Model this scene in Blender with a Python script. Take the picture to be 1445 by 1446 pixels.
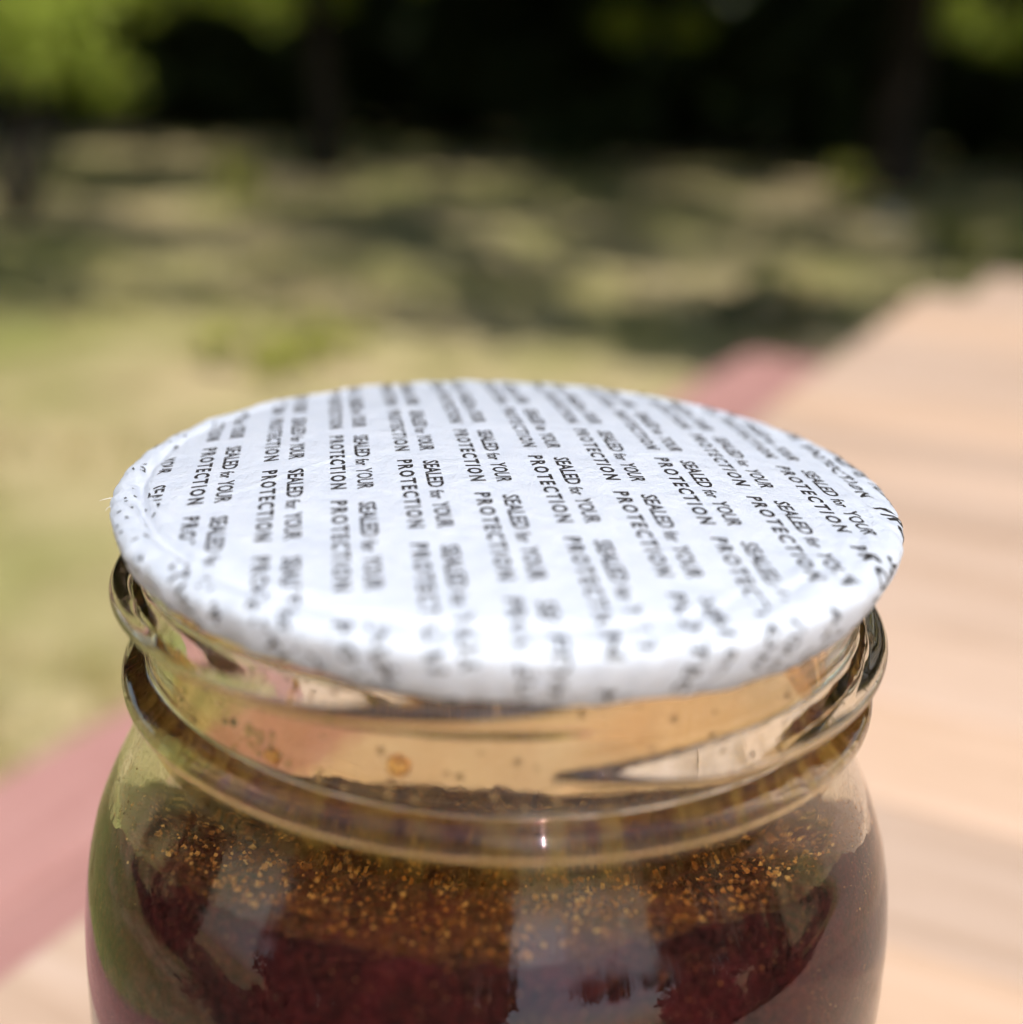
import bpy, bmesh, math, random
import numpy as np
from mathutils import Matrix, Vector, noise

for o in list(bpy.data.objects):
    bpy.data.objects.remove(o, do_unlink=True)
sc = bpy.context.scene
COL = sc.collection
rng = np.random.default_rng(7)
random.seed(7)
PI = math.pi

# ------------------------------------------------------------------ camera, sky, sun, exposure
TABLE_Z = 0.72            # table top above the ground
LID_Z = TABLE_Z + 0.16    # plane of the jar's mouth
CAM_LOC = Vector((0.00067, -0.13235, LID_Z + 0.04004))
PITCH, ROLL = 18.6, 2.77

cam_data = bpy.data.cameras.new('camera')
cam = bpy.data.objects.new('camera', cam_data)
COL.objects.link(cam)
cam.matrix_world = (Matrix.Translation(CAM_LOC) @ Matrix.Rotation(math.radians(90 - PITCH), 4, 'X')
                    @ Matrix.Rotation(math.radians(ROLL), 4, 'Z'))
cam_data.sensor_fit = 'HORIZONTAL'
cam_data.sensor_width = 36.0
cam_data.lens = 36.0 * 1700.0 / 1445.0
cam_data.clip_start = 0.005
cam_data.clip_end = 2000.0
cam_data.dof.use_dof = True
cam_data.dof.focus_distance = 0.131
cam_data.dof.aperture_fstop = (cam_data.lens / 1000.0) / 0.0050
cam_data.dof.aperture_blades = 0
sc.camera = cam

SUN_EL, SUN_AZ = 51.0, 161.0        # azimuth clockwise from +Y
world = bpy.data.worlds.new('World')
sc.world = world
world.use_nodes = True
wn = world.node_tree.nodes
sky = wn.new('ShaderNodeTexSky')
sky.sky_type = 'NISHITA'
sky.sun_disc = False
sky.sun_elevation = math.radians(SUN_EL)
sky.sun_rotation = math.radians(SUN_AZ)
world.node_tree.links.new(sky.outputs[0], wn['Background'].inputs[0])
wn['Background'].inputs[1].default_value = 0.13

sun_data = bpy.data.lights.new('sun', 'SUN')
sun_data.energy = 4.3
sun_data.angle = math.radians(0.53)
sun_data.color = (1.0, 0.95, 0.87)
sun = bpy.data.objects.new('sun', sun_data)
COL.objects.link(sun)
el, az = math.radians(SUN_EL), math.radians(SUN_AZ)
TO_SUN = Vector((math.sin(az) * math.cos(el), math.cos(az) * math.cos(el), math.sin(el)))
sun.rotation_euler = TO_SUN.to_track_quat('Z', 'Y').to_euler()
sun.location = TO_SUN * 30

sc.view_settings.view_transform = 'Standard'
sc.view_settings.look = 'None'
sc.view_settings.gamma = 1.0
sc.view_settings.exposure = 0.52
sc.view_settings.use_curve_mapping = False
sc.render.engine = 'CYCLES'
sc.cycles.use_denoising = True
sc.cycles.use_adaptive_sampling = True
sc.cycles.adaptive_threshold = 0.04
sc.cycles.max_bounces = 14
sc.cycles.transmission_bounces = 12
sc.cycles.transparent_max_bounces = 16
sc.cycles.glossy_bounces = 8
sc.cycles.diffuse_bounces = 3
sc.cycles.caustics_reflective = True
sc.cycles.caustics_refractive = True
sc.cycles.blur_glossy = 0.3
sc.cycles.sample_clamp_indirect = 6.0

# ------------------------------------------------------------------ helpers
def tag(o, label=None, cat=None, group=None, kind=None):
    if label: o['label'] = label
    if cat: o['category'] = cat
    if group: o['group'] = group
    if kind: o['kind'] = kind
    return o

def link(o, parent=None):
    COL.objects.link(o)
    if parent is not None:
        o.parent = parent
    return o

def empty(name, loc=(0, 0, 0), rz=0.0):
    o = bpy.data.objects.new(name, None)
    o.empty_display_size = 0.05
    o.location = loc
    o.rotation_euler = (0, 0, rz)
    return link(o)

def mesh_np(name, V, F, mat=None, smooth=False):
    """V (n,3) array, F (m,k) array of equal-sided faces"""
    V = np.ascontiguousarray(V, dtype=np.float32)
    F = np.ascontiguousarray(F, dtype=np.int32)
    me = bpy.data.meshes.new(name)
    me.vertices.add(len(V)); me.vertices.foreach_set('co', V.ravel())
    k = F.shape[1]
    me.loops.add(F.size); me.loops.foreach_set('vertex_index', F.ravel())
    me.polygons.add(len(F))
    me.polygons.foreach_set('loop_start', np.arange(0, F.size, k, dtype=np.int32))
    me.polygons.foreach_set('loop_total', np.full(len(F), k, dtype=np.int32))
    me.polygons.foreach_set('use_smooth', np.full(len(F), smooth, dtype=bool))
    if mat: me.materials.append(mat)
    me.update(calc_edges=True)
    me.validate()
    return me

def obj(name, me, parent=None):
    return link(bpy.data.objects.new(name, me), parent)

def grid_faces(nr, nc, wrap=True):
    """faces of a ring grid: nr rings of nc points"""
    r = np.arange(nr - 1)[:, None]; c = np.arange(nc if wrap else nc - 1)[None, :]
    c2 = (c + 1) % nc
    a = r * nc + c; b = r * nc + c2; d = (r + 1) * nc + c; e = (r + 1) * nc + c2
    return np.stack([a, b, e, d], -1).reshape(-1, 4)

def bm_obj(name, bm, mat, parent=None, smooth=False):
    me = bpy.data.meshes.new(name)
    bm.to_mesh(me); bm.free()
    me.materials.append(mat)
    for p in me.polygons: p.use_smooth = smooth
    return obj(name, me, parent)

def fnoise(P, scale, seed=0.0):
    """cheap value-like noise from summed sines, vectorised; P (n,3)"""
    r = np.random.default_rng(int(seed * 97) + 11)
    out = np.zeros(len(P))
    for i in range(7):
        d = r.normal(size=3); d /= np.linalg.norm(d)
        out += np.sin(P @ d * scale * r.uniform(.5, 2.0) + r.uniform(0, 6.28))
    return out / 4.0

class Nodes:
    def __init__(self, name):
        self.m = bpy.data.materials.new(name)
        self.m.use_nodes = True
        self.t = self.m.node_tree
        self.t.nodes.clear()
        self.out = self.t.nodes.new('ShaderNodeOutputMaterial')
    def n(self, typ, **kw):
        nd = self.t.nodes.new(typ)
        for k, v in kw.items():
            if k.startswith('i_'):
                nd.inputs[k[2:].replace('_', ' ')].default_value = v
            else:
                setattr(nd, k, v)
        return nd
    def l(self, a, b):
        self.t.links.new(a, b)
    def coords(self, scale=(1, 1, 1), kind='Object', rot=(0, 0, 0)):
        tc = self.n('ShaderNodeTexCoord'); mp = self.n('ShaderNodeMapping')
        mp.inputs['Scale'].default_value = scale
        mp.inputs['Rotation'].default_value = rot
        self.l(tc.outputs[kind], mp.inputs[0])
        return mp.outputs[0]
    def noise(self, vec, scale, detail=4, rough=.55):
        nd = self.n('ShaderNodeTexNoise')
        nd.inputs['Scale'].default_value = scale
        nd.inputs['Detail'].default_value = detail
        nd.inputs['Roughness'].default_value = rough
        self.l(vec, nd.inputs['Vector'])
        return nd.outputs['Fac']
    def ramp(self, fac, stops, interp='LINEAR'):
        nd = self.n('ShaderNodeValToRGB')
        cr = nd.color_ramp; cr.interpolation = interp
        while len(cr.elements) < len(stops): cr.elements.new(0.5)
        for e, (p, c) in zip(cr.elements, stops):
            e.position = p; e.color = (*c, 1) if len(c) == 3 else c
        self.l(fac, nd.inputs[0])
        return nd.outputs[0]
    def mix(self, fac, a, b, typ='MIX'):
        nd = self.n('ShaderNodeMix', data_type='RGBA', blend_type=typ)
        for s, v in ((nd.inputs[0], fac), (nd.inputs[6], a), (nd.inputs[7], b)):
            if hasattr(v, 'links'): self.l(v, s)
            elif isinstance(v, tuple): s.default_value = (*v, 1)
            else: s.default_value = v
        return nd.outputs[2]
    def math(self, op, a, b=0.0, clamp=False):
        nd = self.n('ShaderNodeMath', operation=op, use_clamp=clamp)
        for s, v in ((nd.inputs[0], a), (nd.inputs[1], b)):
            if hasattr(v, 'links'): self.l(v, s)
            else: s.default_value = v
        return nd.outputs[0]
    def bump(self, h, strength, dist):
        nd = self.n('ShaderNodeBump')
        nd.inputs['Strength'].default_value = strength
        nd.inputs['Distance'].default_value = dist
        self.l(h, nd.inputs['Height'])
        return nd.outputs[0]
    def principled(self, color=None, rough=.6, normal=None, spec=.5, **kw):
        p = self.n('ShaderNodeBsdfPrincipled')
        if color is not None:
            if hasattr(color, 'links'): self.l(color, p.inputs['Base Color'])
            else: p.inputs['Base Color'].default_value = (*color, 1)
        if hasattr(rough, 'links'): self.l(rough, p.inputs['Roughness'])
        else: p.inputs['Roughness'].default_value = rough
        p.inputs['Specular IOR Level'].default_value = spec
        if normal is not None: self.l(normal, p.inputs['Normal'])
        for k, v in kw.items(): p.inputs[k.replace('_', ' ')].default_value = v
        return p
    def done(self, shader):
        self.l(shader, self.out.inputs['Surface'])
        return self.m

# ------------------------------------------------------------------ materials
def leaf_material(name, cols, transl=.35, rough=.5):
    N = Nodes(name)
    g = N.n('ShaderNodeNewGeometry')
    c = N.ramp(g.outputs['Random Per Island'], [(i / (len(cols) - 1), k) for i, k in enumerate(cols)])
    p = N.principled(c, rough, spec=.35)
    t = N.n('ShaderNodeBsdfTranslucent'); N.l(c, t.inputs[0])
    m = N.n('ShaderNodeMixShader'); m.inputs[0].default_value = transl
    N.l(p.outputs[0], m.inputs[1]); N.l(t.outputs[0], m.inputs[2])
    return N.done(m.outputs[0])

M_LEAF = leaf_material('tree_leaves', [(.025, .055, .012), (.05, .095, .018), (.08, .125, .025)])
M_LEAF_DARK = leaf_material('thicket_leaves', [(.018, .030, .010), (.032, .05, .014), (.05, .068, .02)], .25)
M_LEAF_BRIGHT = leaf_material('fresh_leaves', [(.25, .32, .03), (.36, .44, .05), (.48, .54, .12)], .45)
M_WEED = leaf_material('weed_leaves', [(.20, .23, .03), (.32, .34, .05), (.45, .44, .10)], .35)
M_GRASS = leaf_material('grass_blades', [(.14, .17, .04), (.34, .28, .11), (.55, .43, .22), (.22, .25, .06)], .3)

def bark_material():
    N = Nodes('bark')
    v = N.coords((1, 1, .2))
    n1 = N.noise(v, 22, 6, .7)
    c = N.ramp(n1, [(.3, (.012, .009, .008)), (.55, (.032, .025, .02)), (.8, (.06, .05, .042))])
    return N.done(N.principled(c, .9, N.bump(n1, .9, .03), .2).outputs[0])
M_BARK = bark_material()

def ground_material():
    N = Nodes('dry_lawn')
    v = N.coords()
    big = N.noise(v, .55, 5, .6)
    mid = N.noise(v, 2.6, 5, .6)
    fine = N.noise(v, 34, 5, .7)
    c = N.ramp(mid, [(.30, (.33, .25, .14)), (.48, (.57, .45, .26)), (.62, (.71, .56, .35)), (.78, (.46, .44, .19))])
    green = N.ramp(fine, [(.3, (.14, .165, .03)), (.7, (.38, .40, .11))])
    c = N.mix(N.ramp(big, [(.39, (0, 0, 0)), (.59, (.85, .85, .85))]), c, green)
    c = N.mix(.5, c, N.ramp(fine, [(.25, (.6, .6, .6)), (.75, (1.0, 1.0, 1.0))]), 'MULTIPLY')
    return N.done(N.principled(c, .95, N.bump(fine, .8, .03), .1).outputs[0])
M_GROUND = ground_material()

def wood_material(name, c0, c1, c2, rough=.55, spec=.35):
    """weathered stained board; grain runs along the board's local X"""
    N = Nodes(name)
    oi = N.n('ShaderNodeObjectInfo')
    tc = N.n('ShaderNodeTexCoord')
    off = N.n('ShaderNodeVectorMath', operation='ADD')
    sc3 = N.n('ShaderNodeVectorMath', operation='SCALE'); sc3.inputs['Scale'].default_value = 7.0
    cmb = N.n('ShaderNodeCombineXYZ')
    for i in range(3): N.l(oi.outputs['Random'], cmb.inputs[i])
    N.l(cmb.outputs[0], sc3.inputs[0])
    N.l(tc.outputs['Object'], off.inputs[0]); N.l(sc3.outputs[0], off.inputs[1])
    mp = N.n('ShaderNodeMapping'); mp.inputs['Scale'].default_value = (1.2, 22, 22)
    N.l(off.outputs[0], mp.inputs[0])
    grain = N.noise(mp.outputs[0], 6, 3, .65)
    mp2 = N.n('ShaderNodeMapping'); mp2.inputs['Scale'].default_value = (2.5, 6, 6)
    N.l(off.outputs[0], mp2.inputs[0])
    blotch = N.noise(mp2.outputs[0], 2.2, 4, .6)
    c = N.ramp(grain, [(.25, c0), (.5, c1), (.75, c2)])
    c = N.mix(N.ramp(blotch, [(.35, (0, 0, 0)), (.7, (.7, .7, .7))]), c, c2)
    orange = N.ramp(oi.outputs['Random'], [(.55, (0, 0, 0)), (.85, (.22, .22, .22))])
    c = N.mix(orange, c, tuple(a * b for a, b in zip(c1, (1.12, .95, .68))))
    tone = N.math('ADD', N.math('MULTIPLY', oi.outputs['Random'], .22), .86)
    hv = N.n('ShaderNodeHueSaturation'); N.l(tone, hv.inputs['Value']); N.l(c, hv.inputs['Color'])
    return N.done(N.principled(hv.outputs[0], rough, N.bump(grain, .4, .0012), spec).outputs[0])
M_TABLE = wood_material('faded_cedar', (.37, .245, .165), (.50, .35, .255), (.59, .44, .35), .5)
M_BENCH = wood_material('red_stained_wood', (.28, .125, .11), (.40, .20, .18), (.48, .27, .245), .5)
M_FRAME = wood_material('table_frame_wood', (.20, .09, .07), (.30, .14, .11), (.38, .19, .15), .6)

def stone_material():
    N = Nodes('pale_stone')
    n1 = N.noise(N.coords(), 14, 6, .65)
    c = N.ramp(n1, [(.3, (.12, .13, .13)), (.7, (.28, .29, .29))])
    return N.done(N.principled(c, .85, N.bump(n1, .6, .02), .3).outputs[0])
M_STONE = stone_material()

# ------------------------------------------------------------------ ground and woodland
def ground_z(x, y):
    x = np.asarray(x, float); y = np.asarray(y, float)
    d = np.maximum(0, y - 7.0)
    z = .038 * d * d / (d + 5.0)
    return z + .03 * np.sin(x * .9 + 1.3) * np.sin(y * .7) * np.clip((y - 3) / 4, 0, 1)

ax = np.unique(np.concatenate([np.linspace(-400, -30, 14), np.linspace(-30, 30, 121), np.linspace(30, 400, 14)]))
ay = np.unique(np.concatenate([np.linspace(-400, -20, 12), np.linspace(-20, 60, 161), np.linspace(60, 500, 14)]))
X, Y = np.meshgrid(ax, ay)
Vg = np.stack([X.ravel(), Y.ravel(), ground_z(X, np.minimum(Y, 70)).ravel()], 1)
g = obj('ground', mesh_np('ground', Vg, grid_faces(len(ay), len(ax), False), M_GROUND, True))
tag(g, 'dry patchy lawn running back to the dark wood', 'ground', kind='structure')

# grass: short blades in tufts, a ground cover nobody could count
def make_grass():
    V = []; F = []
    nt = 5200
    t = rng.random(nt)
    yy = .9 + 17 * t ** 1.5
    xx = rng.uniform(-.62, .62, nt) * (yy + 1.2)
    keep = fnoise(np.stack([xx, yy, 0 * xx], 1), 2.2, 3) + rng.normal(0, .25, nt) > -.1
    xx, yy = xx[keep], yy[keep]
    P = []; 
    for x, y in zip(xx, yy):
        k = rng.integers(6, 12)
        z = float(ground_z(x, y)) - .004
        bx = x + rng.normal(0, .03, k); by = y + rng.normal(0, .03, k)
        hgt = rng.uniform(.03, .085, k); lean = rng.normal(0, .03, (k, 2)); a = rng.uniform(0, PI, k); w = rng.uniform(.0018, .0038, k)
        for i in range(k):
            n0 = len(V)
            dx, dy = math.cos(a[i]) * w[i], math.sin(a[i]) * w[i]
            V += [(bx[i] - dx, by[i] - dy, z), (bx[i] + dx, by[i] + dy, z),
                  (bx[i] + lean[i, 0] * .45 + dx * .7, by[i] + lean[i, 1] * .45 + dy * .7, z + hgt[i] * .6),
                  (bx[i] + lean[i, 0], by[i] + lean[i, 1], z + hgt[i])]
            F.append((n0, n0 + 1, n0 + 2, n0 + 3))
    return mesh_np('grass', np.array(V), np.array(F), M_GRASS)
tag(obj('grass', make_grass()), 'short dry grass and green blades across the lawn', 'grass', kind='stuff')

def leaf_mesh(name, centres, radii, n_per, size, mat, flat=.75, seed=1):
    """leaf-shaped faces spread through clumps; centres (k,3), radii (k,)"""
    r = np.random.default_rng(seed)
    C = np.repeat(np.asarray(centres, float), n_per, 0)
    Rr = np.repeat(np.asarray(radii, float), n_per)
    d = r.normal(size=(len(C), 3)); d /= np.linalg.norm(d, axis=1)[:, None]
    rad = Rr * r.random(len(C)) ** .45
    P = C + d * rad[:, None] * np.array([1, 1, flat])
    a = r.normal(size=(len(C), 3)); a /= np.linalg.norm(a, axis=1)[:, None]
    b = np.cross(a, r.normal(size=(len(C), 3))); b /= np.linalg.norm(b, axis=1)[:, None]
    s = size * r.uniform(.6, 1.35, len(C))[:, None]
    n = np.cross(a, b)
    V = np.stack([P - a * s, P + b * s * .42 + n * s * .1, P + a * s, P - b * s * .42 + n * s * .1], 1).reshape(-1, 3)
    F = np.arange(len(V)).reshape(-1, 4)
    return mesh_np(name, V, F, mat)

def tube_verts(path, radii, n=9):
    path = np.asarray(path, float)
    rings = []
    for i in range(len(path)):
        t = path[min(i + 1, len(path) - 1)] - path[max(i - 1, 0)]
        t /= np.linalg.norm(t)
        u = np.cross(t, (0.31, .95, .1)); u /= np.linalg.norm(u); w = np.cross(t, u)
        a = np.linspace(0, 2 * PI, n, endpoint=False)
        rings.append(path[i] + radii[i] * (np.cos(a)[:, None] * u + np.sin(a)[:, None] * w))
    V = np.concatenate(rings); F = grid_faces(len(path), n)
    return V, F

def join(parts):
    V = []; F = []; o = 0
    for v, f in parts:
        V.append(v); F.append(f + o); o += len(v)
    return np.concatenate(V), np.concatenate(F)

def trunk_parts(h, r0, limbs, seed):
    r = np.random.default_rng(seed)
    zz = np.linspace(-.1, h, 9)
    path = np.stack([np.cumsum(r.normal(0, .035 * h / 5, 9)), np.cumsum(r.normal(0, .035 * h / 5, 9)), zz], 1)
    path[:2, :2] = 0
    rad = r0 * (1 - .62 * (zz - zz[0]) / (h - zz[0])); rad[0] *= 1.45
    parts = [tube_verts(path, rad, 12)]
    for c in limbs:
        c = np.asarray(c, float)
        k = r.integers(4, 8); st = path[k]
        mid = (st + c) / 2 + r.normal(0, .15, 3)
        parts.append(tube_verts([st, mid, c], [rad[k] * .55, rad[k] * .33, .015], 7))
    return join(parts)

def tree(loc, h, r0, crown_r, crown_z, nclump, n_per, leaf, label, group, mat=M_LEAF, seed=1, low=None, name='tree'):
    root = empty(name, loc)
    tag(root, label, 'tree', group)
    r = np.random.default_rng(seed)
    a = r.uniform(0, 2 * PI, nclump); q = np.sqrt(r.random(nclump)) * crown_r
    c = np.stack([np.cos(a) * q, np.sin(a) * q, crown_z + (h - crown_z) * r.random(nclump) * (1.1 - .5 * q / crown_r)], 1)
    rad = r.uniform(.45, .95, nclump) * (crown_r / 3.2)
    if low is not None:
        c = np.concatenate([c, np.array([k[:3] for k in low])]); rad = np.concatenate([rad, [k[3] for k in low]])
    V, F = trunk_parts(h * .8, r0, c[:: max(1, len(c) // 14)], seed)
    obj('trunk', mesh_np('trunk', V, F, M_BARK, True), root)
    obj('crown', leaf_mesh('crown', c, rad, n_per, leaf, mat, seed=seed), root)
    return root

def gz(x, y): return (x, y, float(ground_z(x, y)))

SHX, SHY = TO_SUN.x / TO_SUN.z, TO_SUN.y / TO_SUN.z      # how far a crown stands off from its shadow
LIT = [(1.5, 7.2, .75), (.55, 7.0, .6), (2.5, 7.5, .7), (-3.9, 9.3, 1.5), (-4.4, 15.6, 1.6), (4.9, 16.4, 1.0), (-4.6, 12.2, .6), (-.2, 8.9, .5), (-1.6, 6.3, .5), (-2.6, 9.9, .4), (.1, 6.0, .35), (3.9, 9.0, .6), (-1.1, 7.6, .4), (3.5, 13.2, .6), (-3.3, 7.0, .5), (.6, 10.5, .3)]
def sunlit(x, y, z, near=False):
    """does a clump here shade one of the openings where the sun reaches the lawn"""
    gx, gy = x - SHX * z, y - SHY * z
    if near: return gy > -1.2
    if gy < 5.0 - .25 * math.sin(gx * 1.7): return True
    return any((gx - a) ** 2 + ((gy - b) * 1.25) ** 2 < c * c for a, b, c in LIT)

def canopy_tree(loc, h, r0, crown_r, crown_z, nclump, n_per, leaf, label, group, seed, mat=M_LEAF, low=None, near=False):
    root = empty('tree', loc)
    tag(root, label, 'tree', group)
    r = np.random.default_rng(seed)
    c = []
    while len(c) < nclump:
        a, q = r.uniform(0, 2 * PI), math.sqrt(r.random()) * crown_r
        p = (math.cos(a) * q, math.sin(a) * q, crown_z + (h - crown_z) * r.random() * (1.1 - .5 * q / crown_r))
        if sunlit(p[0] + loc[0], p[1] + loc[1], p[2], near): 
            nclump -= .6
            continue
        c.append(p)
    c = np.array(c); rad = r.uniform(.4, .8, len(c))
    V, F = trunk_parts(h * .8, r0, c[:: max(1, len(c) // 16)], seed)
    obj('trunk', mesh_np('trunk', V, F, M_BARK, True), root)
    obj('crown', leaf_mesh('crown', c, rad, n_per, leaf, mat, seed=seed), root)
    if low is not None:
        lo = np.array([k[:3] for k in low]); lr = [k[3] for k in low]
        V, F = join([tube_verts([(0, 0, 3.2), (k[0] * .55, k[1] * .55, max(3.0, k[2] + .6)), k], [.05, .03, .008], 7) for k in lo])
        br = obj('low_branch', mesh_np('low_branch', V, F, M_BARK, True), root)
        obj('leaves', leaf_mesh('leaves', lo, lr, 150, .075, M_LEAF_BRIGHT, seed=seed + 500), br)
    return root

GT = 'trees along the edge of the wood'
canopy_tree(gz(-4.7, 4.7), 8.0, .24, 4.9, 3.0, 330, 95, .11, 'broad tree left of the lawn, spreading over the grass', GT, 3)
canopy_tree(gz(5.1, 4.6), 8.5, .26, 5.4, 3.0, 380, 95, .11, 'broad tree right of the lawn, spreading over the grass', GT, 4)
canopy_tree(gz(-2.2, 13.4), 8.5, .15, 4.8, 3.0, 300, 95, .13, 'tree with a slim trunk at the wood edge, left of centre', GT, 5,
            low=[(-2.6, 0.9, 1.95, 0.42), (-2, 0.5, 2.1, 0.4), (-1.4, 1.1, 2, 0.42), (-0.7, 0.8, 1.75, 0.4), (-0.2, 1.2, 1.9, 0.35), (-3.2, 1.3, 1.8, 0.4), (-1.9, 1.7, 2.5, 0.5), (0.9, 0.9, 2.2, 0.3), (-2.9, 0.7, 2.2, 0.5), (-2.2, 0.9, 1.75, 0.45), (-1, 0.5, 2.2, 0.5)])
canopy_tree(gz(4.25, 14.6), 9.5, .30, 5.0, 3.0, 320, 95, .14, 'tree with the thick brown trunk right of centre at the wood edge', GT, 6,
            low=[(1.2, 0.2, 1.75, 0.45), (0.6, 0.4, 2, 0.4), (1.8, 0.6, 2, 0.45), (-3.2, .6, 1.7, .35), (-2.4, .9, 1.75, .3), (2.4, .4, 1.6, .4)])
canopy_tree(gz(10.5, 13.6), 9.0, .22, 4.8, 2.9, 260, 115, .14, 'tree at the wood edge beyond the far right of the table', GT, 8)
canopy_tree(gz(-9.0, 13.6), 9.0, .22, 4.8, 2.9, 260, 115, .14, 'tree at the wood edge behind the bright bush, far left', GT, 9)
GB = 'tall trees deep in the wood'
for i, (x, y, t) in enumerate([(-12, 22, 'far left of the wood'), (-6.5, 23.5, 'left of the wood'), (-1.5, 22, 'middle of the wood, left of two'),
                               (3.2, 24, 'middle of the wood, right of two'), (8.0, 22.5, 'right of the wood'), (13.5, 23, 'far right of the wood')]):
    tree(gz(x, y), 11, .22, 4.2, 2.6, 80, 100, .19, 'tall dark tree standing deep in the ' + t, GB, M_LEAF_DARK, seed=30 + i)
rw = np.random.default_rng(77)
nw = 560
wc = np.stack([rw.uniform(-30, 30, nw), rw.uniform(25.5, 30, nw), rw.uniform(.2, 9, nw)], 1)
wc[:, 2] += ground_z(wc[:, 0], wc[:, 1])
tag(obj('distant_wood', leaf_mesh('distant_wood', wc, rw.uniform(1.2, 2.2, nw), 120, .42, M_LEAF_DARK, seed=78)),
    'dark mass of woodland filling the background behind the trees', 'wood', kind='stuff')

def shrub(loc, w, h, nclump, n_per, leaf, mat, label, group=None, seed=1, cat='shrub', name='shrub', zmin=0.0, crad=1.0):
    root = empty(name, loc)
    tag(root, label, cat, group)
    r = np.random.default_rng(seed)
    a = r.uniform(0, 2 * PI, nclump); q = np.sqrt(r.random(nclump)) * w
    c = np.stack([np.cos(a) * q, np.sin(a) * q * .8, zmin + (h - zmin) * (.12 + .8 * r.random(nclump)) * (1.05 - .45 * q / w)], 1)
    V, F = join([tube_verts([(0, 0, -.08), k * np.array([.45, .45, .5]), k], [.03 * h / 2, .018 * h / 2, .005]) for k in c[::max(1, nclump // 8)]])
    obj('stem', mesh_np('stem', V, F, M_BARK, True), root)
    obj('foliage', leaf_mesh('foliage', c, crad * r.uniform(.22, .42, nclump) * h * .5, n_per, leaf, mat, seed=seed), root)
    return root

GS = 'dark shrubs under the trees'
sx = [(-13.5, 'furthest left'), (-10.6, 'second from the left'), (-7.8, 'third from the left'), (-5.0, 'fourth from the left'), (-2.3, 'fifth from the left'),
      (.5, 'fifth from the right'), (3.3, 'fourth from the right'), (6.2, 'third from the right'), (9.3, 'second from the right'), (12.6, 'furthest right')]
for i, (x, t) in enumerate(sx):
    y = 19.6 + .8 * math.sin(i * 2.1)
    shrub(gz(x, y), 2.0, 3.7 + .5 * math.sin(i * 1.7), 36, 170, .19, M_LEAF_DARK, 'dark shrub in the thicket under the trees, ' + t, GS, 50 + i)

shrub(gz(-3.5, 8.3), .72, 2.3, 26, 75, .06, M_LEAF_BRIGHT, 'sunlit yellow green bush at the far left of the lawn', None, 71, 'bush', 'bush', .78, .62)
# low weeds on the lawn
for i, (x, y, w, h, t) in enumerate([(-.85, 4.1, .36, .22, 'yellow green weed behind the left of the white seal'),
                                     (3.5, 13.2, .30, .5, 'yellow green weed under the thick brown trunk'),
                                     (1.15, 5.3, .34, .34, 'dark green weed beside the far end of the bench'),
                                     (3.1, 8.1, .4, .45, 'green weed behind the far end of the table'),
                                     (-2.6, 11.0, .35, .4, 'pale green weed right of the sunlit bush')]):
    shrub(gz(x, y), w, h, 12, 40, .035, M_WEED if i != 2 else M_LEAF, t, 'weeds on the lawn', 80 + i, 'weed', 'weed')

def stone(loc, r, label, seed):
    bm = bmesh.new()
    bmesh.ops.create_icosphere(bm, subdivisions=3, radius=r)
    for v in bm.verts:
        n = noise.noise(v.co * (1.6 / r) + Vector((seed, 0, 0)))
        v.co *= 1 + .28 * n
        v.co.z *= .7
    o = bm_obj('stone', bm, M_STONE, None, True)
    o.location = (loc[0], loc[1], loc[2] + r * .4)
    tag(o, label, 'stone')
stone(gz(3.3, 11.2), .12, 'pale grey stone on the lawn behind the table', 2)

# trees on the near side, seen only as reflections in the glass
GN = 'trees on the near side of the garden'
tree((-2.6, -7.5, 0), 8.0, .22, 2.6, .9, 60, 100, .16, 'broad tree added behind the viewer to darken the reflection between two gaps of sky', GN, seed=91)  # unseen, added to keep the middle of the jar's reflection dark
tree((-10.5, 1.0, 0), 8.5, .22, 3.0, 1.2, 56, 90, .17, 'broad tree beside the garden, left of the bench', GN, seed=92)
tree((11.0, -2.0, 0), 6.0, .2, 3.0, 1.0, 56, 90, .17, 'broad tree beside the garden, right of the table', GN, seed=95)
GH = 'dark shrubs added behind the viewer to dim the glass reflections'  # unseen shrubs added to darken the glass reflections, gaps leave patches of sky
for i, (x, y, h, t) in enumerate([(-2.9, -3.0, 2.3, 'leftmost of the middle clump'), (-1.6, -3.4, 2.5, 'second of the middle clump'), (-.35, -3.3, 2.4, 'rightmost of the middle clump'),
                                  (4.0, -2.8, 2.6, 'near the right end'), (5.6, -1.2, 2.6, 'at the right end'), (-5.0, -.3, 2.4, 'at the left end')]):
    shrub((x, y, 0), .85, h, 24, 120, .10, M_LEAF_DARK, 'dark shrub added behind the viewer to dim reflections, ' + t, GH, 120 + i)
canopy_tree((-5.0, -6.5, 0), 8.0, .25, 4.6, 2.5, 190, 110, .14, 'spreading tree behind the viewer, on the left', GN, 96, near=True)
canopy_tree((7.6, -5.6, 0), 8.0, .25, 5.0, 2.5, 200, 110, .14, 'spreading tree behind the viewer, on the right', GN, 97, near=True)

# ------------------------------------------------------------------ table and bench
ANG = math.radians(25.3)
TN = Vector((math.sin(ANG), math.cos(ANG), 0)); TM = Vector((math.cos(ANG), -math.sin(ANG), 0))
FOOT = Vector((CAM_LOC.x, CAM_LOC.y, 0))
def tpt(m, n, z=0.0): return FOOT + TM * m + TN * n + Vector((0, 0, z))

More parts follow.
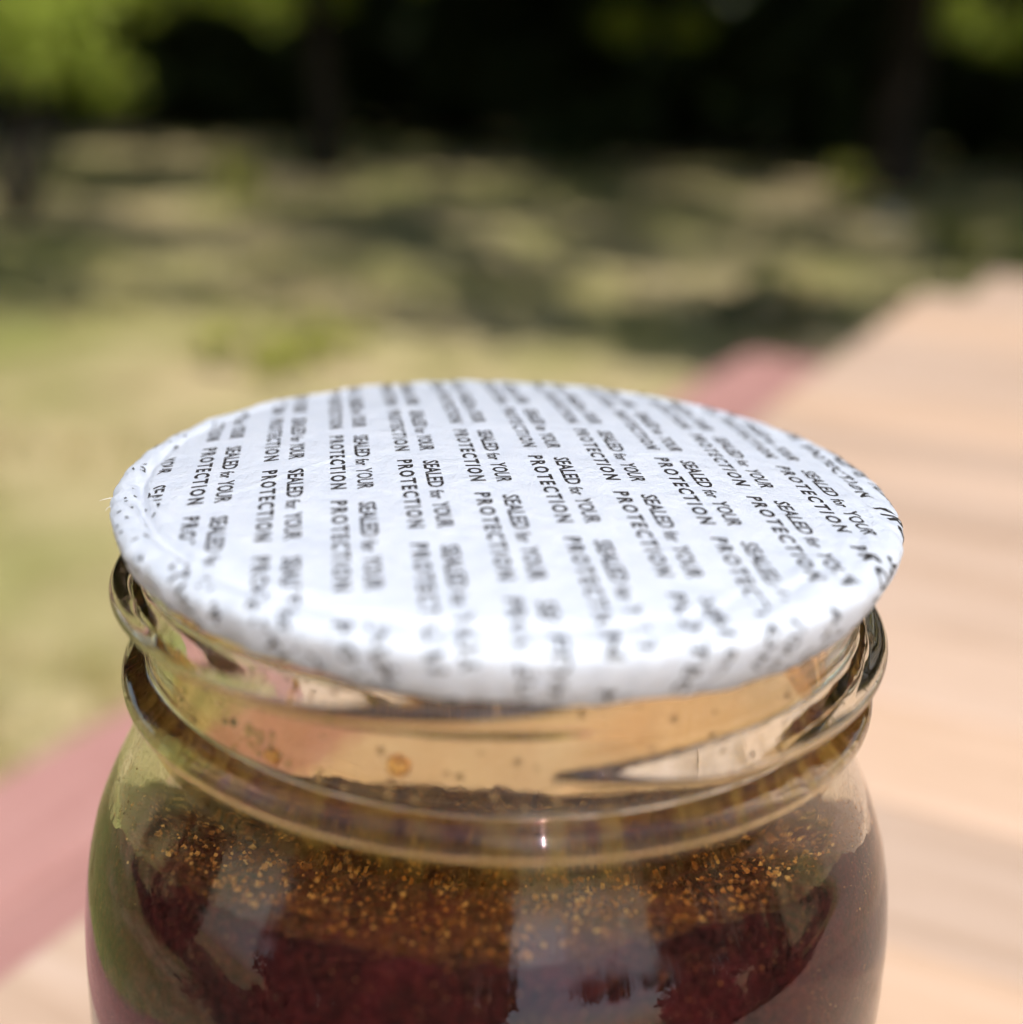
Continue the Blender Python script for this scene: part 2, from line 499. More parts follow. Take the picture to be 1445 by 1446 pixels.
def board_mesh(L, W, T, bev, mat, jit=0):
    bm = bmesh.new()
    bmesh.ops.create_cube(bm, size=1)
    bmesh.ops.scale(bm, vec=(L, W, T), verts=bm.verts)
    bmesh.ops.bevel(bm, geom=bm.edges[:], offset=bev, segments=2, affect='EDGES', profile=.6)
    me = bpy.data.meshes.new('board'); bm.to_mesh(me); bm.free()
    me.materials.append(mat)
    return me

def place(o, parent, centre, rz):
    """centre in world coordinates, parent an unrotated-scale empty"""
    o.matrix_world = Matrix.Translation(centre) @ Matrix.Rotation(rz, 4, 'Z')
    o.parent = parent
    o.matrix_parent_inverse = parent.matrix_world.inverted()

table = empty('garden_table')
table.location = tpt(.25, .6, 0); bpy.context.view_layer.update()
tag(table, 'faded tan slatted wooden table carrying the jar', 'table')
PITCHN = .0705; SLW = .0692
M_L, M_R = -.2025, .66
me_slat = board_mesh(M_R - M_L, SLW, .026, .0018, M_TABLE)
me_slat_in = board_mesh(M_R - M_L - .056, SLW, .026, .0018, M_TABLE)
n_first = 1.755 * .2 - PITCHN * 8     # seams where the photograph shows them
k = 0
while True:
    n = n_first + PITCHN * (k + .5)
    if n > 1.93: break
    inset = n > 1.63
    o = obj('slat', me_slat_in if inset else me_slat)
    mc = (M_L + M_R) / 2 + (.028 if inset else 0) + .0012 * math.sin(k * 2.3)
    place(o, table, tpt(mc, n, TABLE_Z - .013 - .0004 * (1 + math.sin(k * 1.9))), -ANG)
    k += 1
n_last = n
rail_me = board_mesh(n_last - n_first - .25, .045, .06, .003, M_FRAME)
for m in (M_L + .13, M_R - .10):
    o = obj('rail', rail_me); place(o, table, tpt(m, (n_first + n_last) / 2 - .05, TABLE_Z - .026 - .032), PI / 2 - ANG)
leg_me = board_mesh(.07, .07, TABLE_Z - .09, .004, M_FRAME)
for m in (M_L + .13, M_R - .10):
    for n in (n_first + .15, n_last - .30):
        o = obj('leg', leg_me); place(o, table, tpt(m, n, (TABLE_Z - .09) / 2), -ANG)

SEAT_Z = .45
bench = empty('garden_bench'); bench.location = tpt(-.52, 1.0, 0); bpy.context.view_layer.update()
tag(bench, 'reddish stained wooden bench along the left of the table', 'bench')
b0, b1 = -.45, 2.5
bme = board_mesh(b1 - b0, .119, .034, .005, M_BENCH)
for m in (-.643 + .0595, -.643 + .1225 + .0595):
    o = obj('seat_board', bme); place(o, bench, tpt(m, (b0 + b1) / 2, SEAT_Z - .017), PI / 2 - ANG)
bleg = board_mesh(.20, .05, SEAT_Z - .036, .004, M_FRAME)
for n in (b0 + .2, (b0 + b1) / 2, b1 - .2):
    o = obj('leg', bleg); place(o, bench, tpt(-.522, n, (SEAT_Z - .036) / 2), -ANG)

# ------------------------------------------------------------------ glass jar
NPH = 384
PH = np.linspace(0, 2 * PI, NPH, endpoint=False)

def smoothstep(a, b, x):
    if b < a: return 1 - smoothstep(b, a, x)
    t = np.clip((x - a) / (b - a), 0, 1); return t * t * (3 - 2 * t)

Z_TOP, Z_BOT = -.0026, -.160
# outer profile (z relative to the mouth plane, radius)
OUT_Z = np.array([-.0026, -.006, -.018, -.0235, -.0262, -.029, -.033, -.037, -.041, -.046, -.051, -.057, -.066, -.09, -.12, -.145])
OUT_R = np.array([.0404, .0407, .0408, .0409, .0415, .0424, .0441, .0460, .0475, .0486, .0491, .0493, .0493, .0491, .0489, .0486])
def cubic(xq, xs, ys):
    """monotone Hermite interpolation on increasing xs"""
    h = np.diff(xs); d = np.diff(ys) / h
    m = np.concatenate([[d[0]], np.where(d[:-1] * d[1:] <= 0, 0, 2 * d[:-1] * d[1:] / (d[:-1] + d[1:] + 1e-30)), [d[-1]]])
    i = np.clip(np.searchsorted(xs, xq) - 1, 0, len(xs) - 2)
    t = (xq - xs[i]) / h[i]
    return ((1 + 2 * t) * (1 - t) ** 2 * ys[i] + t * (1 - t) ** 2 * h[i] * m[i] + t * t * (3 - 2 * t) * ys[i + 1] + t * t * (t - 1) * h[i] * m[i + 1])
def r_outer_base(z): return cubic(z, OUT_Z[::-1], OUT_R[::-1])
def bump(u):            # rounded ridge, |u|<1
    u = np.clip(np.abs(u), 0, 1); return (1 - u ** 2.4) ** 1.1
def r_outer(z, ph):
    """z scalar ring, ph array"""
    r = r_outer_base(np.full_like(ph, z))
    r = r + .0026 * bump((z + .0213) / .0026)                # full bead below the thread
    # one turn of thread, starting front right and rising round the back
    th = np.degrees(ph)
    tt = np.concatenate([[0]])
    for turn in (-360.0, 0.0):
        a = th + turn                                           # candidate unwrapped angle
        u = (a + 80.0)
        zc = -.0156 + u / 333.0 * .0058
        amp = smoothstep(-4, 22, u) * (1 - smoothstep(318, 372, u))
        r = r + .0034 * amp * bump((z - zc) / (.0020 * (.5 + .5 * smoothstep(-4, 26, u))))
    return r
def thick(z): return np.interp(z, [-.16, -.06, -.035, -.024, -.002], [.0024, .0024, .0024, .0026, .0026])
def r_inner(z):
    """inner wall: smooth, follows the outer neck without its ridges"""
    return r_outer_base(np.asarray(z, float)) - thick(np.asarray(z, float))

zs = np.concatenate([np.linspace(-.0036, -.0262, 110), np.linspace(-.0268, -.07, 60)[:], np.linspace(-.075, -.145, 12)])
rings = []
# rim top going outwards and down the outside
ri0 = float(r_inner(-.0036)); ro0 = .0404
for a in np.linspace(PI, 0, 9):                              # rounded lip
    cr = (ri0 + ro0) / 2; hw = (ro0 - ri0) / 2
    rings.append((np.full(NPH, cr + hw * math.cos(a)), -.0036 + .0012 * math.sin(a)))
for z in zs[1:]:
    rings.append((r_outer(z, PH), z))
for a in np.linspace(0, PI / 2, 8)[1:]:                      # rounded heel
    rings.append((np.full(NPH, .0484 - .010 * (1 - math.cos(a))), -.145 - .0149 * math.sin(a)))
rings.append((np.full(NPH, .030), -.1592)); rings.append((np.full(NPH, .0006), -.1575))
inner = []
inner.append((np.full(NPH, .0006), -.1535)); inner.append((np.full(NPH, .036), -.1545))
for a in np.linspace(PI / 2, 0, 7)[1:]:
    inner.append((np.full(NPH, .0460 - .0105 * (1 - math.cos(a))), -.1445 - .0095 * math.sin(a)))
for z in zs[::-1][1:-1]:
    inner.append((np.full(NPH, float(r_inner(z))), z))
allr = rings + inner
Vj = np.concatenate([np.stack([r * np.cos(PH), r * np.sin(PH), np.full(NPH, z)], 1) for r, z in allr])
nR = len(allr)
F = grid_faces(nR, NPH)
# close: last inner ring back to first lip ring
a = (nR - 1) * NPH + np.arange(NPH); b = (nR - 1) * NPH + (np.arange(NPH) + 1) % NPH
F = np.concatenate([F, np.stack([a, b, (np.arange(NPH) + 1) % NPH, np.arange(NPH)], 1)])
# tiny rings on the axis are closed by fans folded to quads (radius 0.6 mm: invisible)
nb = len(rings) - 1
F = F[~((F // NPH == nb).any(1) & (F // NPH == nb + 1).any(1))]
Vc = np.array([[0, 0, -.1575], [0, 0, -.1535]])
Vj = np.concatenate([Vj, Vc])

def glass_material():
    N = Nodes('jar_glass')
    v = N.coords()
    n1 = N.noise(v, 160, 3, .5)
    p = N.principled((.955, .96, .87), .0, N.bump(n1, .10, .0004), .5)
    p.inputs['Transmission Weight'].default_value = 1.0
    p.inputs['IOR'].default_value = 1.5
    return N.done(p.outputs[0])
M_GLASS = glass_material()

jar = empty('glass_jar', (0, 0, TABLE_Z))
tag(jar, 'clear glass screw-neck jar with a white printed paper seal over its mouth', 'jar')
JZ = LID_Z - TABLE_Z                                   # mouth plane in jar coordinates
me_g = mesh_np('glass', Vj, F, M_GLASS, True)
bm = bmesh.new(); bm.from_mesh(me_g)
bm.verts.ensure_lookup_table()
for ring, c, flip in ((nb, len(Vj) - 2, False), (nb + 1, len(Vj) - 1, True)):
    cv = bm.verts[c]
    for i in range(NPH):
        vs = [bm.verts[ring * NPH + i], bm.verts[ring * NPH + (i + 1) % NPH], cv]
        bm.faces.new(vs)
bmesh.ops.recalc_face_normals(bm, faces=bm.faces[:])
for f in bm.faces: f.smooth = True
bm.to_mesh(me_g); bm.free()
glass = obj('glass_body', me_g, jar); glass.location = (0, 0, JZ)

# ------------------------------------------------------------------ paper seal with its print
K_DOME = .00306
S1 = .0416; RHO = .0013; TH_MAX = math.radians(96)
S2 = S1 + RHO * TH_MAX
def seal_dims(ph):
    skirt = .0038 + .0017 * np.cos(ph + .35) + .00022 * np.sin(ph * 7 + 1) + .00016 * np.sin(ph * 17 + .4) + .00010 * np.sin(ph * 41)
    bulge = .0003 + .0009 * np.clip(np.cos(ph + .45), 0, 1) ** 1.5 + .0002 * np.clip(np.cos(ph + PI / 2), 0, 1)
    groove = .00022 + .00055 * np.clip(np.cos(ph - math.radians(222)), 0, 1) ** 1.2 - .00015 * np.clip(np.cos(ph + .3), 0, 1)
    return skirt, bulge, groove
def seal_pos(s, ph, lift=0.0):
    s = np.asarray(s, float); ph = np.asarray(ph, float)
    skirt, bulge, groove = seal_dims(ph)
    dome = np.minimum(s, S1)
    z = K_DOME * (1 - (dome / .042) ** 2)
    r = dome.copy()
    z = z - groove * np.exp(-((s - .0400) / .0006) ** 2)
    th = np.clip((s - S1) / RHO, 0, TH_MAX)
    r = r + (RHO + bulge) * np.sin(th)
    z = z - (RHO + .35 * bulge) * (1 - np.cos(th))
    ex = np.maximum(0, s - S2)
    r = r - ex * .16 - 60.0 * ex ** 2
    z = z - ex * .985
    # gathers and crinkles towards the rim
    w = smoothstep(.0372, .0425, s)
    cr = (np.sin(ph * 23 + 9 * np.sin(ph * 3)) * .5 + np.sin(ph * 57 + 5 * np.sin(ph * 5 + 1)) * .35 + np.sin(ph * 91 + s * 900) * .25)
    r = r + w * .00020 * cr
    z = z + smoothstep(.036, .040, s) * (1 - smoothstep(.0415, .044, s)) * .00009 * np.sin(ph * 31 + s * 2600 + 4 * np.sin(ph * 4))
    # faint broad creases over the flat
    x, y = s * np.cos(ph), s * np.sin(ph)
    z = z + .00004 * np.sin(x * 420 + 3 * np.sin(y * 130)) + .00003 * np.sin(y * 510 + x * 260 + 2)
    for (px, py, a, amp) in ((-.004, .009, .30, .00012), (-.021, -.006, .75, .00013), (.018, .002, .22, .00008)):
        dd = (x - px) * -math.sin(a) + (y - py) * math.cos(a)
        al = (x - px) * math.cos(a) + (y - py) * math.sin(a)
        z = z + amp * np.exp(-(dd / .00035) ** 2) * np.exp(-(al / .009) ** 2)
    if np.any(lift):
        nr = np.sin(th); nz = np.cos(th)
        r = r + nr * lift; z = z + nz * lift
    return np.stack([r * np.cos(ph), r * np.sin(ph), z], -1)

def seal_material():
    N = Nodes('seal_paper')
    v = N.coords()
    fine = N.noise(v, 2600, 3, .7)
    mid = N.noise(v, 420, 4, .6)
    h = N.math('ADD', N.math('MULTIPLY', fine, .55), mid)
    c = N.ramp(mid, [(.3, (.66, .725, .85)), (.7, (.75, .805, .91))])
    p = N.principled(c, .42, N.bump(h, 1.0, .0004), .45)
    t = N.n('ShaderNodeBsdfTranslucent'); t.inputs[0].default_value = (.82, .81, .80, 1)
    m = N.n('ShaderNodeMixShader'); m.inputs[0].default_value = .28
    N.l(p.outputs[0], m.inputs[1]); N.l(t.outputs[0], m.inputs[2])
    return N.done(m.outputs[0])
M_SEAL = seal_material()

def print_material():
    N = Nodes('seal_print')
    v = N.coords()
    n1 = N.noise(v, 1500, 3, .7)
    n2 = N.noise(v, 190, 4, .6)
    c = N.ramp(n1, [(.3, (.012, .010, .010)), (.75, (.035, .029, .028))])
    p = N.principled(c, .5, None, .4)
    tr = N.n('ShaderNodeBsdfTransparent')
    m = N.n('ShaderNodeMixShader')
    # the ink is rubbed thin in places
    f = N.math('MULTIPLY', N.ramp(n1, [(.20, (0, 0, 0)), (.30, (1, 1, 1))]), N.ramp(n2, [(.25, (.6, .6, .6)), (.40, (1, 1, 1))]))
    N.l(f, m.inputs[0]); N.l(tr.outputs[0], m.inputs[1]); N.l(p.outputs[0], m.inputs[2])
    return N.done(m.outputs[0])
M_PRINT = print_material()

NPS = 720
PHS = np.linspace(0, 2 * PI, NPS, endpoint=False)
us = np.concatenate([np.linspace(.0004, .034, 70), np.linspace(.0344, S2, 64), S2 + np.linspace(.03, 1, 22) * .0001])
nflat = 134
Vs = []
for i, u in enumerate(us):
    if i < nflat:
        Vs.append(seal_pos(np.full(NPS, u), PHS))
    else:
        fr = (i - nflat + 1) / 22.0
        Vs.append(seal_pos(S2 + fr * seal_dims(PHS)[0], PHS))
# the edge is turned in under the skirt
edge = Vs[-1].copy(); rr = np.hypot(edge[:, 0], edge[:, 1])
for d, dz in ((.0004, -.00012), (.0009, 0), (.0011, .0006)):
    e2 = edge.copy(); e2[:, :2] *= ((rr - d) / rr)[:, None]; e2[:, 2] += dz
    Vs.append(e2)
Vsn = np.concatenate(Vs)
SEAL_M = (Matrix.Translation((-.0003, 0, JZ)) @ Matrix.Rotation(math.radians(2.1), 4, 'X') @ Matrix.Rotation(math.radians(-.74), 4, 'Y'))
me_s = mesh_np('seal', Vsn, grid_faces(len(Vs), NPS), M_SEAL, True)
bm = bmesh.new(); bm.from_mesh(me_s); bm.verts.ensure_lookup_table()
bm.faces.new([bm.verts[i] for i in range(NPS)][::-1])
bmesh.ops.recalc_face_normals(bm, faces=bm.faces[:])
for f in bm.faces: f.smooth = True
bm.to_mesh(me_s); bm.free()
seal = obj('paper_seal', me_s, jar)
seal.matrix_local = SEAL_M
seal['label'] = 'white paper seal with rows of dark lettering'

def text_mesh(body, size, shear=0.0, spacing=1.0, xscale=1.0, offset=0.0):
    cu = bpy.data.curves.new('t', 'FONT')
    cu.body = body; cu.size = size; cu.space_character = spacing
    cu.resolution_u = 2; cu.fill_mode = 'FRONT'; cu.offset = offset
    o = bpy.data.objects.new('t', cu); COL.objects.link(o)
    dg = bpy.context.evaluated_depsgraph_get()
    m = bpy.data.meshes.new_from_object(o.evaluated_get(dg))
    bm = bmesh.new(); bm.from_mesh(m)
    bmesh.ops.triangulate(bm, faces=bm.faces[:])
    V = np.array([v.co[:2] for v in bm.verts]); F = np.array([[v.index for v in f.verts] for f in bm.faces])
    bm.free()
    bpy.data.objects.remove(o); bpy.data.curves.remove(cu); bpy.data.meshes.remove(m)
    return V, F

# one printed block: two lines; local u = reading direction, v = up
LT = .01842
def fit_line(V, x0, x1, y0, y1):
    lo, hi = V.min(0), V.max(0)
    return (V - lo) / (hi - lo) * np.array([x1 - x0, y1 - y0]) + np.array([x0, y0])
W_COL = .00731
v1, f1 = text_mesh('PROTECTION', 1.0, spacing=1.35, offset=.034)
v1 = fit_line(v1, -.0001, LT + .0001, -.00085, .00085)
segs = []
# SEALED, for, YOUR set one after another on the upper line
for word, x0, x1, y0, y1 in (('SEALED', .0006, .0088, .00192, .00368), ('for', .0096, .0118, .00192, .00345), ('YOUR', .0127, .0188, .00192, .00368)):
    v, f = text_mesh(word, 1.0, offset=.022)
    segs.append((fit_line(v, x0, x1, y0, y1), f))
bv, bf = join([(v1, f1)] + segs)
# subdivide long triangles once so that the print can follow the surface
def subdivide(V, F, maxlen):
    for _ in range(3):
        e = np.linalg.norm(V[F] - V[np.roll(F, -1, 1)], axis=2).max(1)
        big = e > maxlen
        if not big.any(): break
        T = F[big]; a, b, c = T.T
        n = len(V); k = len(T)
        V = np.concatenate([V, (V[a] + V[b]) / 2, (V[b] + V[c]) / 2, (V[c] + V[a]) / 2])
        ab, bc, ca = n + np.arange(k), n + k + np.arange(k), n + 2 * k + np.arange(k)
        F = np.concatenate([F[~big], np.stack([a, ab, ca], 1), np.stack([ab, b, bc], 1), np.stack([ca, bc, c], 1), np.stack([ab, bc, ca], 1)])
    return V, F
bv, bf = subdivide(bv, bf, .0006)
TH = .1637; OX, OY = -.04527, .02294
PD = .02183
across = np.array([math.cos(TH), math.sin(TH)]); along = np.array([math.sin(TH), -math.cos(TH)])
PV = []; PF = []; off = 0
for kcol in range(-2, 16):
    for m in range(-4, 7):
        t0 = (m + (.5 if kcol % 2 == 0 else 0)) * PD
        P = np.array([OX, OY]) + across * (kcol * W_COL) + np.outer(t0 + bv[:, 0], along) + np.outer(bv[:, 1], across)
        s = np.hypot(P[:, 0], P[:, 1])
        if s.min() > .051: continue
        PV.append(P); PF.append(bf + off); off += len(P)
PV = np.concatenate(PV); PF = np.concatenate(PF)
s = np.hypot(PV[:, 0], PV[:, 1]); ph = np.arctan2(PV[:, 1], PV[:, 0])
lim = S2 + seal_dims(ph)[0] - .0002
ok = (s < lim)[PF].all(1)
V3 = seal_pos(s, ph, .000035)
# the crown of the seal is creased: print breaks up where the paper gathers
g1 = np.sin(ph * 61 + 5 * np.sin(ph * 7)) + np.sin(s * 5200 + ph * 37)
front = np.clip(np.cos(ph - math.radians(240)), 0, 1)
worn = (np.abs(s - .0400) < .0009) & (front > .3) & (g1 > .2) | (s > .0388) & (front > .15) & (g1 > 1.15) | (s > .0388) & (np.cos(ph - math.radians(180)) > .72) & (g1 > -.5)
okf = ok & ~worn[PF].any(1)
used = np.unique(PF[okf]); remap = -np.ones(len(PV), int); remap[used] = np.arange(len(used))
prt = obj('printed_lettering', mesh_np('print', V3[used], remap[PF[okf]], M_PRINT, False), seal)
prt['label'] = 'dark rows of print reading SEALED for YOUR PROTECTION'

# loose paper fibres at the rim
fib = []
rf = np.random.default_rng(5)
for (a_deg, ln) in [(100, .0016), (99, .0014), (101.5, .0012), (98, .001), (193, .0009), (196, .0007), (352, .0006), (75, .0005), (140, .0006)]:
    a = math.radians(a_deg) + rf.normal(0, .01)
    p0 = seal_pos(np.array([S1 + .0016]), np.array([a]))[0]
    d = np.array([math.cos(a), math.sin(a), rf.uniform(.4, 1.2)]) + rf.normal(0, .5, 3)
    d /= np.linalg.norm(d); sd = rf.normal(0, .45, 3)
    pts = [p0 + d * ln * t + sd * ln * t * t for t in (0, .35, .7, 1)]
    fib.append(tube_verts(pts, [.000035, .00003, .000025, .00001], 5))
fv, ff = join(fib)
N = Nodes('paper_fibre'); M_FIB = N.done(N.principled((.8, .82, .85), .6).outputs[0])
fo = obj('paper_fibres', mesh_np('fibres', fv, ff, M_FIB, True), seal); fo['kind'] = 'stuff'

# ------------------------------------------------------------------ ground coffee in the jar
def coffee_material():
    N = Nodes('ground_coffee')
    v = N.coords()
    n1 = N.noise(v, 1500, 4, .7); n2 = N.noise(v, 160, 3, .6)
    c = N.ramp(n1, [(.40, (.014, .0015, .002)), (.62, (.075, .009, .007)), (.82, (.26, .06, .02))])
    c = N.mix(N.ramp(n2, [(.4, (0, 0, 0)), (.7, (.5, .5, .5))]), c, (.12, .008, .014))
    return N.done(N.principled(c, .6, N.bump(n1, 1.0, .0006), .3).outputs[0])
M_COFFEE = coffee_material()
def grain_material():
    N = Nodes('coffee_grain')
    g = N.n('ShaderNodeNewGeometry')
    c = N.ramp(g.outputs['Random Per Island'], [(0, (.03, .006, .004)), (.5, (.15, .042, .010)), (.85, (.40, .16, .035)), (1, (.70, .42, .14))])
    return N.done(N.principled(c, .55, None, .4).outputs[0])
M_GRAIN = grain_material()

def coffee_top(x, y):
    P = np.stack([x, y, 0 * x], -1).reshape(-1, 3)
    zz = -.0428 - .30 * y - 2.5 * y * y - 12.0 * np.maximum(0, y) ** 2 + .03 * x + .0007 * fnoise(P, 190, 2).reshape(np.shape(x)) + .0007 * fnoise(P, 620, 4).reshape(np.shape(x)) + .00035 * fnoise(P, 2300, 6).reshape(np.shape(x))
    return zz + .0015 * (np.hypot(x, y) / .042) ** 3
NC = 300
pc = np.linspace(0, 2 * PI, NC, endpoint=False)
Vc = []
for fr in np.linspace(.01, 1, 60):
    ztop = np.full(NC, -.04)
    for _ in range(3):
        R = (r_inner(ztop) + .00012)
        ztop = coffee_top(R * fr * np.cos(pc), R * fr * np.sin(pc))
    Vc.append(np.stack([R * fr * np.cos(pc), R * fr * np.sin(pc), ztop], 1))
ztop = Vc[-1][:, 2]
for fr in np.linspace(0, 1, 60)[1:]:
    z = ztop + (-.146 - ztop) * fr
    R = r_inner(z) + .00012
    P = np.stack([R * np.cos(pc), R * np.sin(pc), z], 1)
    R = R + .00006 * fnoise(P, 1900, 8)
    Vc.append(np.stack([R * np.cos(pc), R * np.sin(pc), z], 1))
Vc.append(np.stack([.002 * np.cos(pc), .002 * np.sin(pc), np.full(NC, -.1478)], 1))
me_c = mesh_np('coffee', np.concatenate(Vc), grid_faces(len(Vc), NC), M_COFFEE, True)

coffee = obj('coffee', me_c)
coffee.location = (0, 0, LID_Z)
tag(coffee, 'dark reddish brown ground coffee filling the glass jar', 'coffee', kind='stuff')

OCT_V = np.array([(1, 0, 0), (-1, 0, 0), (0, 1, 0), (0, -1, 0), (0, 0, 1), (0, 0, -1)], float)
OCT_F = np.array([(0, 2, 4), (2, 1, 4), (1, 3, 4), (3, 0, 4), (2, 0, 5), (1, 2, 5), (3, 1, 5), (0, 3, 5)])
def grains(P, size, seed):
    r = np.random.default_rng(seed); n = len(P)
    V = OCT_V[None] * r.uniform(.55, 1.35, (n, 6, 1)) * size[:, None, None]
    q = r.normal(size=(n, 4)); q /= np.linalg.norm(q, axis=1)[:, None]
    w, x, y, z = q.T
    Rm = np.stack([np.stack([1 - 2 * (y * y + z * z), 2 * (x * y - z * w), 2 * (x * z + y * w)], -1),
                   np.stack([2 * (x * y + z * w), 1 - 2 * (x * x + z * z), 2 * (y * z - x * w)], -1),
                   np.stack([2 * (x * z - y * w), 2 * (y * z + x * w), 1 - 2 * (x * x + y * y)], -1)], 1)
    V = np.einsum('nij,nkj->nki', Rm, V) + P[:, None]
    Fq = OCT_F[None] + (np.arange(n) * 6)[:, None, None]
    return V.reshape(-1, 3), Fq.reshape(-1, 3)
r = np.random.default_rng(21)
# grains clinging to the inside of the shoulder, thinning out towards the neck
n = 34000
zq = -.0255 - .030 * r.random(n) ** .62
pq = r.uniform(0, 2 * PI, n)
Pn = np.stack([np.cos(pq) * .045, np.sin(pq) * .045, zq], 1)
keep = (.5 + .5 * fnoise(Pn, 330, 12)) + r.normal(0, .3, n) > 1.05 - 1.1 * smoothstep(-.025, -.032, zq) + 1.0 * smoothstep(-.032, -.041, zq)
zq, pq = zq[keep], pq[keep]
sz = r.uniform(.00004, .00013, len(zq)) * (1 + (r.random(len(zq)) > .97) * 1.2)
Rq = r_inner(zq) + .0001
A1 = np.stack([Rq * np.cos(pq), Rq * np.sin(pq), zq], 1)
# loose grains on the top of the fill
n2 = 9000
q2 = np.sqrt(r.random(n2)) * .0405; p2 = r.uniform(0, 2 * PI, n2)
x2, y2 = q2 * np.cos(p2), q2 * np.sin(p2)
s2 = r.uniform(.00012, .00042, n2)
A2 = np.stack([x2, y2, coffee_top(x2, y2) + s2 * .4], 1)
gv, gf = grains(np.concatenate([A1, A2]), np.concatenate([sz, s2]), 4)
go = obj('loose_grains', mesh_np('grains', gv, gf, M_GRAIN, False), coffee); go['kind'] = 'stuff'

# fine brown dust filming the inside of the neck and shoulder
def film_material():
    N = Nodes('coffee_dust')
    v = N.coords()
    n1 = N.noise(v, 1700, 4, .75); n2 = N.noise(v, 120, 4, .6)
    sx = N.n('ShaderNodeSeparateXYZ'); N.l(v, sx.inputs[0])
    zf = N.n('ShaderNodeMapRange'); zf.inputs['From Min'].default_value = -.0165; zf.inputs['From Max'].default_value = -.0225
    zf.inputs['To Min'].default_value = .05; zf.inputs['To Max'].default_value = .46
    N.l(sx.outputs[2], zf.inputs['Value'])
    zd = N.n('ShaderNodeMapRange'); zd.inputs['From Min'].default_value = -.029; zd.inputs['From Max'].default_value = -.045
    zd.inputs['To Min'].default_value = 1.0; zd.inputs['To Max'].default_value = .10
    N.l(sx.outputs[2], zd.inputs['Value'])
    mpv = N.n('ShaderNodeMapping'); mpv.inputs['Scale'].default_value = (1, 1, .12)
    N.l(v, mpv.inputs[0])
    ribs = N.ramp(N.noise(mpv.outputs[0], 420, 3, .6), [(.44, (.12, .12, .12)), (.60, (1, 1, 1))])
    dots = N.ramp(n1, [(.40, (.08, .08, .08)), (.62, (.75, .75, .75))])
    zm = N.n('ShaderNodeMapRange'); zm.inputs['From Min'].default_value = -.0255; zm.inputs['From Max'].default_value = -.0285
    N.l(sx.outputs[2], zm.inputs['Value'])
    f = N.math('MULTIPLY', N.math('MULTIPLY', zf.outputs[0], zd.outputs[0]), N.mix(zm.outputs[0], ribs, dots))
    f = N.math('MULTIPLY', f, N.ramp(n2, [(.3, (.35, .35, .35)), (.65, (1, 1, 1))]), True)
    c = N.mix(zm.outputs[0], N.ramp(n1, [(.35, (.34, .18, .02)), (.7, (.75, .50, .12))]), N.ramp(n1, [(.35, (.22, .06, .012)), (.7, (.66, .27, .05))]))
    d = N.n('ShaderNodeBsdfDiffuse'); N.l(c, d.inputs[0])
    t = N.n('ShaderNodeBsdfTranslucent'); N.l(c, t.inputs[0])
    dt = N.n('ShaderNodeMixShader'); dt.inputs[0].default_value = .4
    N.l(d.outputs[0], dt.inputs[1]); N.l(t.outputs[0], dt.inputs[2])
    tr = N.n('ShaderNodeBsdfTransparent'); m = N.n('ShaderNodeMixShader')
    N.l(f, m.inputs[0]); N.l(tr.outputs[0], m.inputs[1]); N.l(dt.outputs[0], m.inputs[2])
    return N.done(m.outputs[0])
zf = np.linspace(-.006, -.052, 50)
Vf = np.concatenate([np.stack([(r_inner(z) + .00006) * np.cos(PH), (r_inner(z) + .00006) * np.sin(PH), np.full(NPH, z)], 1) for z in zf])
fo = obj('dust_film', mesh_np('dust', Vf, grid_faces(len(zf), NPH), film_material(), True), coffee); fo['kind'] = 'stuff'

N = Nodes('amber_residue')
rn = N.noise(N.coords(), 95, 4, .6)
tb = N.n('ShaderNodeBsdfTransparent'); N.l(N.ramp(rn, [(.3, (.93, .83, .62)), (.7, (.79, .58, .36))]), tb.inputs[0])
M_RES = N.done(tb.outputs[0])
zr = np.linspace(-.0045, -.0275, 24)
Vr = np.concatenate([np.stack([(r_inner(z) - .00012) * np.cos(PH), (r_inner(z) - .00012) * np.sin(PH), np.full(NPH, z)], 1) for z in zr])
ro = obj('amber_residue', mesh_np('residue', Vr, grid_faces(len(zr), NPH), M_RES, True), coffee)
ro['label'] = 'thin amber residue filming the inside of the neck'

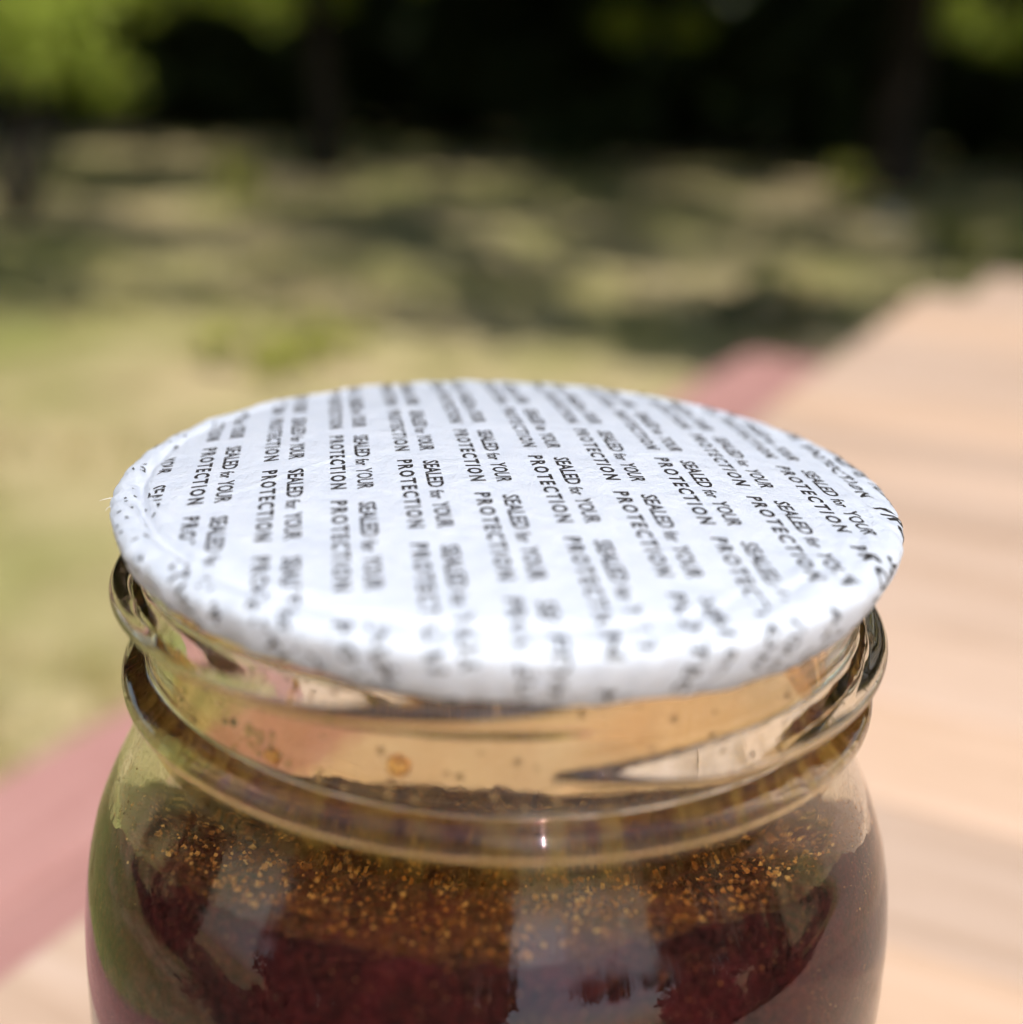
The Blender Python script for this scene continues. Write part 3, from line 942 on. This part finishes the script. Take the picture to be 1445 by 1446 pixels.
# beads of moisture on the inside of the neck
N = Nodes('moisture'); pw = N.principled((1, .97, .92), .0); pw.inputs['Transmission Weight'].default_value = 1; pw.inputs['IOR'].default_value = 1.33
M_WATER = N.done(pw.outputs[0])
dv = []
ic = bmesh.new(); bmesh.ops.create_icosphere(ic, subdivisions=2, radius=1)
IV = np.array([v.co[:] for v in ic.verts]); IF = np.array([[v.index for v in f.verts] for f in ic.faces]); ic.free()
for i in range(150):
    a = math.radians(r.uniform(200, 345)); z = r.uniform(-.0205, -.006)
    if i < 34: a = math.radians(r.normal(232, 7)); z = -.0150 - .0022 * (math.degrees(a) - 225) / 10 + r.normal(0, .0008)
    rad = r.uniform(.00012, .00042) * (1.25 if i % 9 == 0 else 1)
    R = float(r_inner(z)) - rad * .30
    S = IV * rad * np.array([.55, 1, 1.1])
    ca, sa = math.cos(a), math.sin(a)
    P = np.stack([S[:, 0] * ca - S[:, 1] * sa + R * ca, S[:, 0] * sa + S[:, 1] * ca + R * sa, S[:, 2] + z], 1)
    dv.append((P, IF))
wv, wf = join(dv)
wo = obj('moisture_beads', mesh_np('moisture', wv, wf, M_WATER, True), jar); wo.location = (0, 0, JZ); wo['kind'] = 'stuff'

# two amber crumbs stuck to the inside of the neck
N = Nodes('amber_crumb'); nn = N.noise(N.coords(), 900, 4, .6)
M_CRUMB = N.done(N.principled(N.ramp(nn, [(.3, (.55, .22, .03)), (.7, (.85, .46, .10))]), .4, N.bump(nn, .6, .0003), .5).outputs[0])
for adeg, z, rad, lab in ((257.5, -.0163, .0011, 'round amber crumb stuck inside the glass neck, near its middle'),
                          (238, -.0186, .0009, 'amber crumb stuck inside the glass neck, the left of two')):
    bm = bmesh.new(); bmesh.ops.create_icosphere(bm, subdivisions=3, radius=rad)
    for v in bm.verts:
        v.co *= 1 + .25 * noise.noise(v.co * 1500 + Vector((adeg, 0, 0)))
        v.co.x *= .75
    a = math.radians(adeg); R = float(r_inner(z)) - rad * .6
    o = bm_obj('coffee_crumb', bm, M_CRUMB, None, True)
    o.location = (R * math.cos(a), R * math.sin(a), LID_Z + z); o.rotation_euler = (0, .2, a)
    tag(o, lab, 'crumb', 'amber crumbs in the neck')
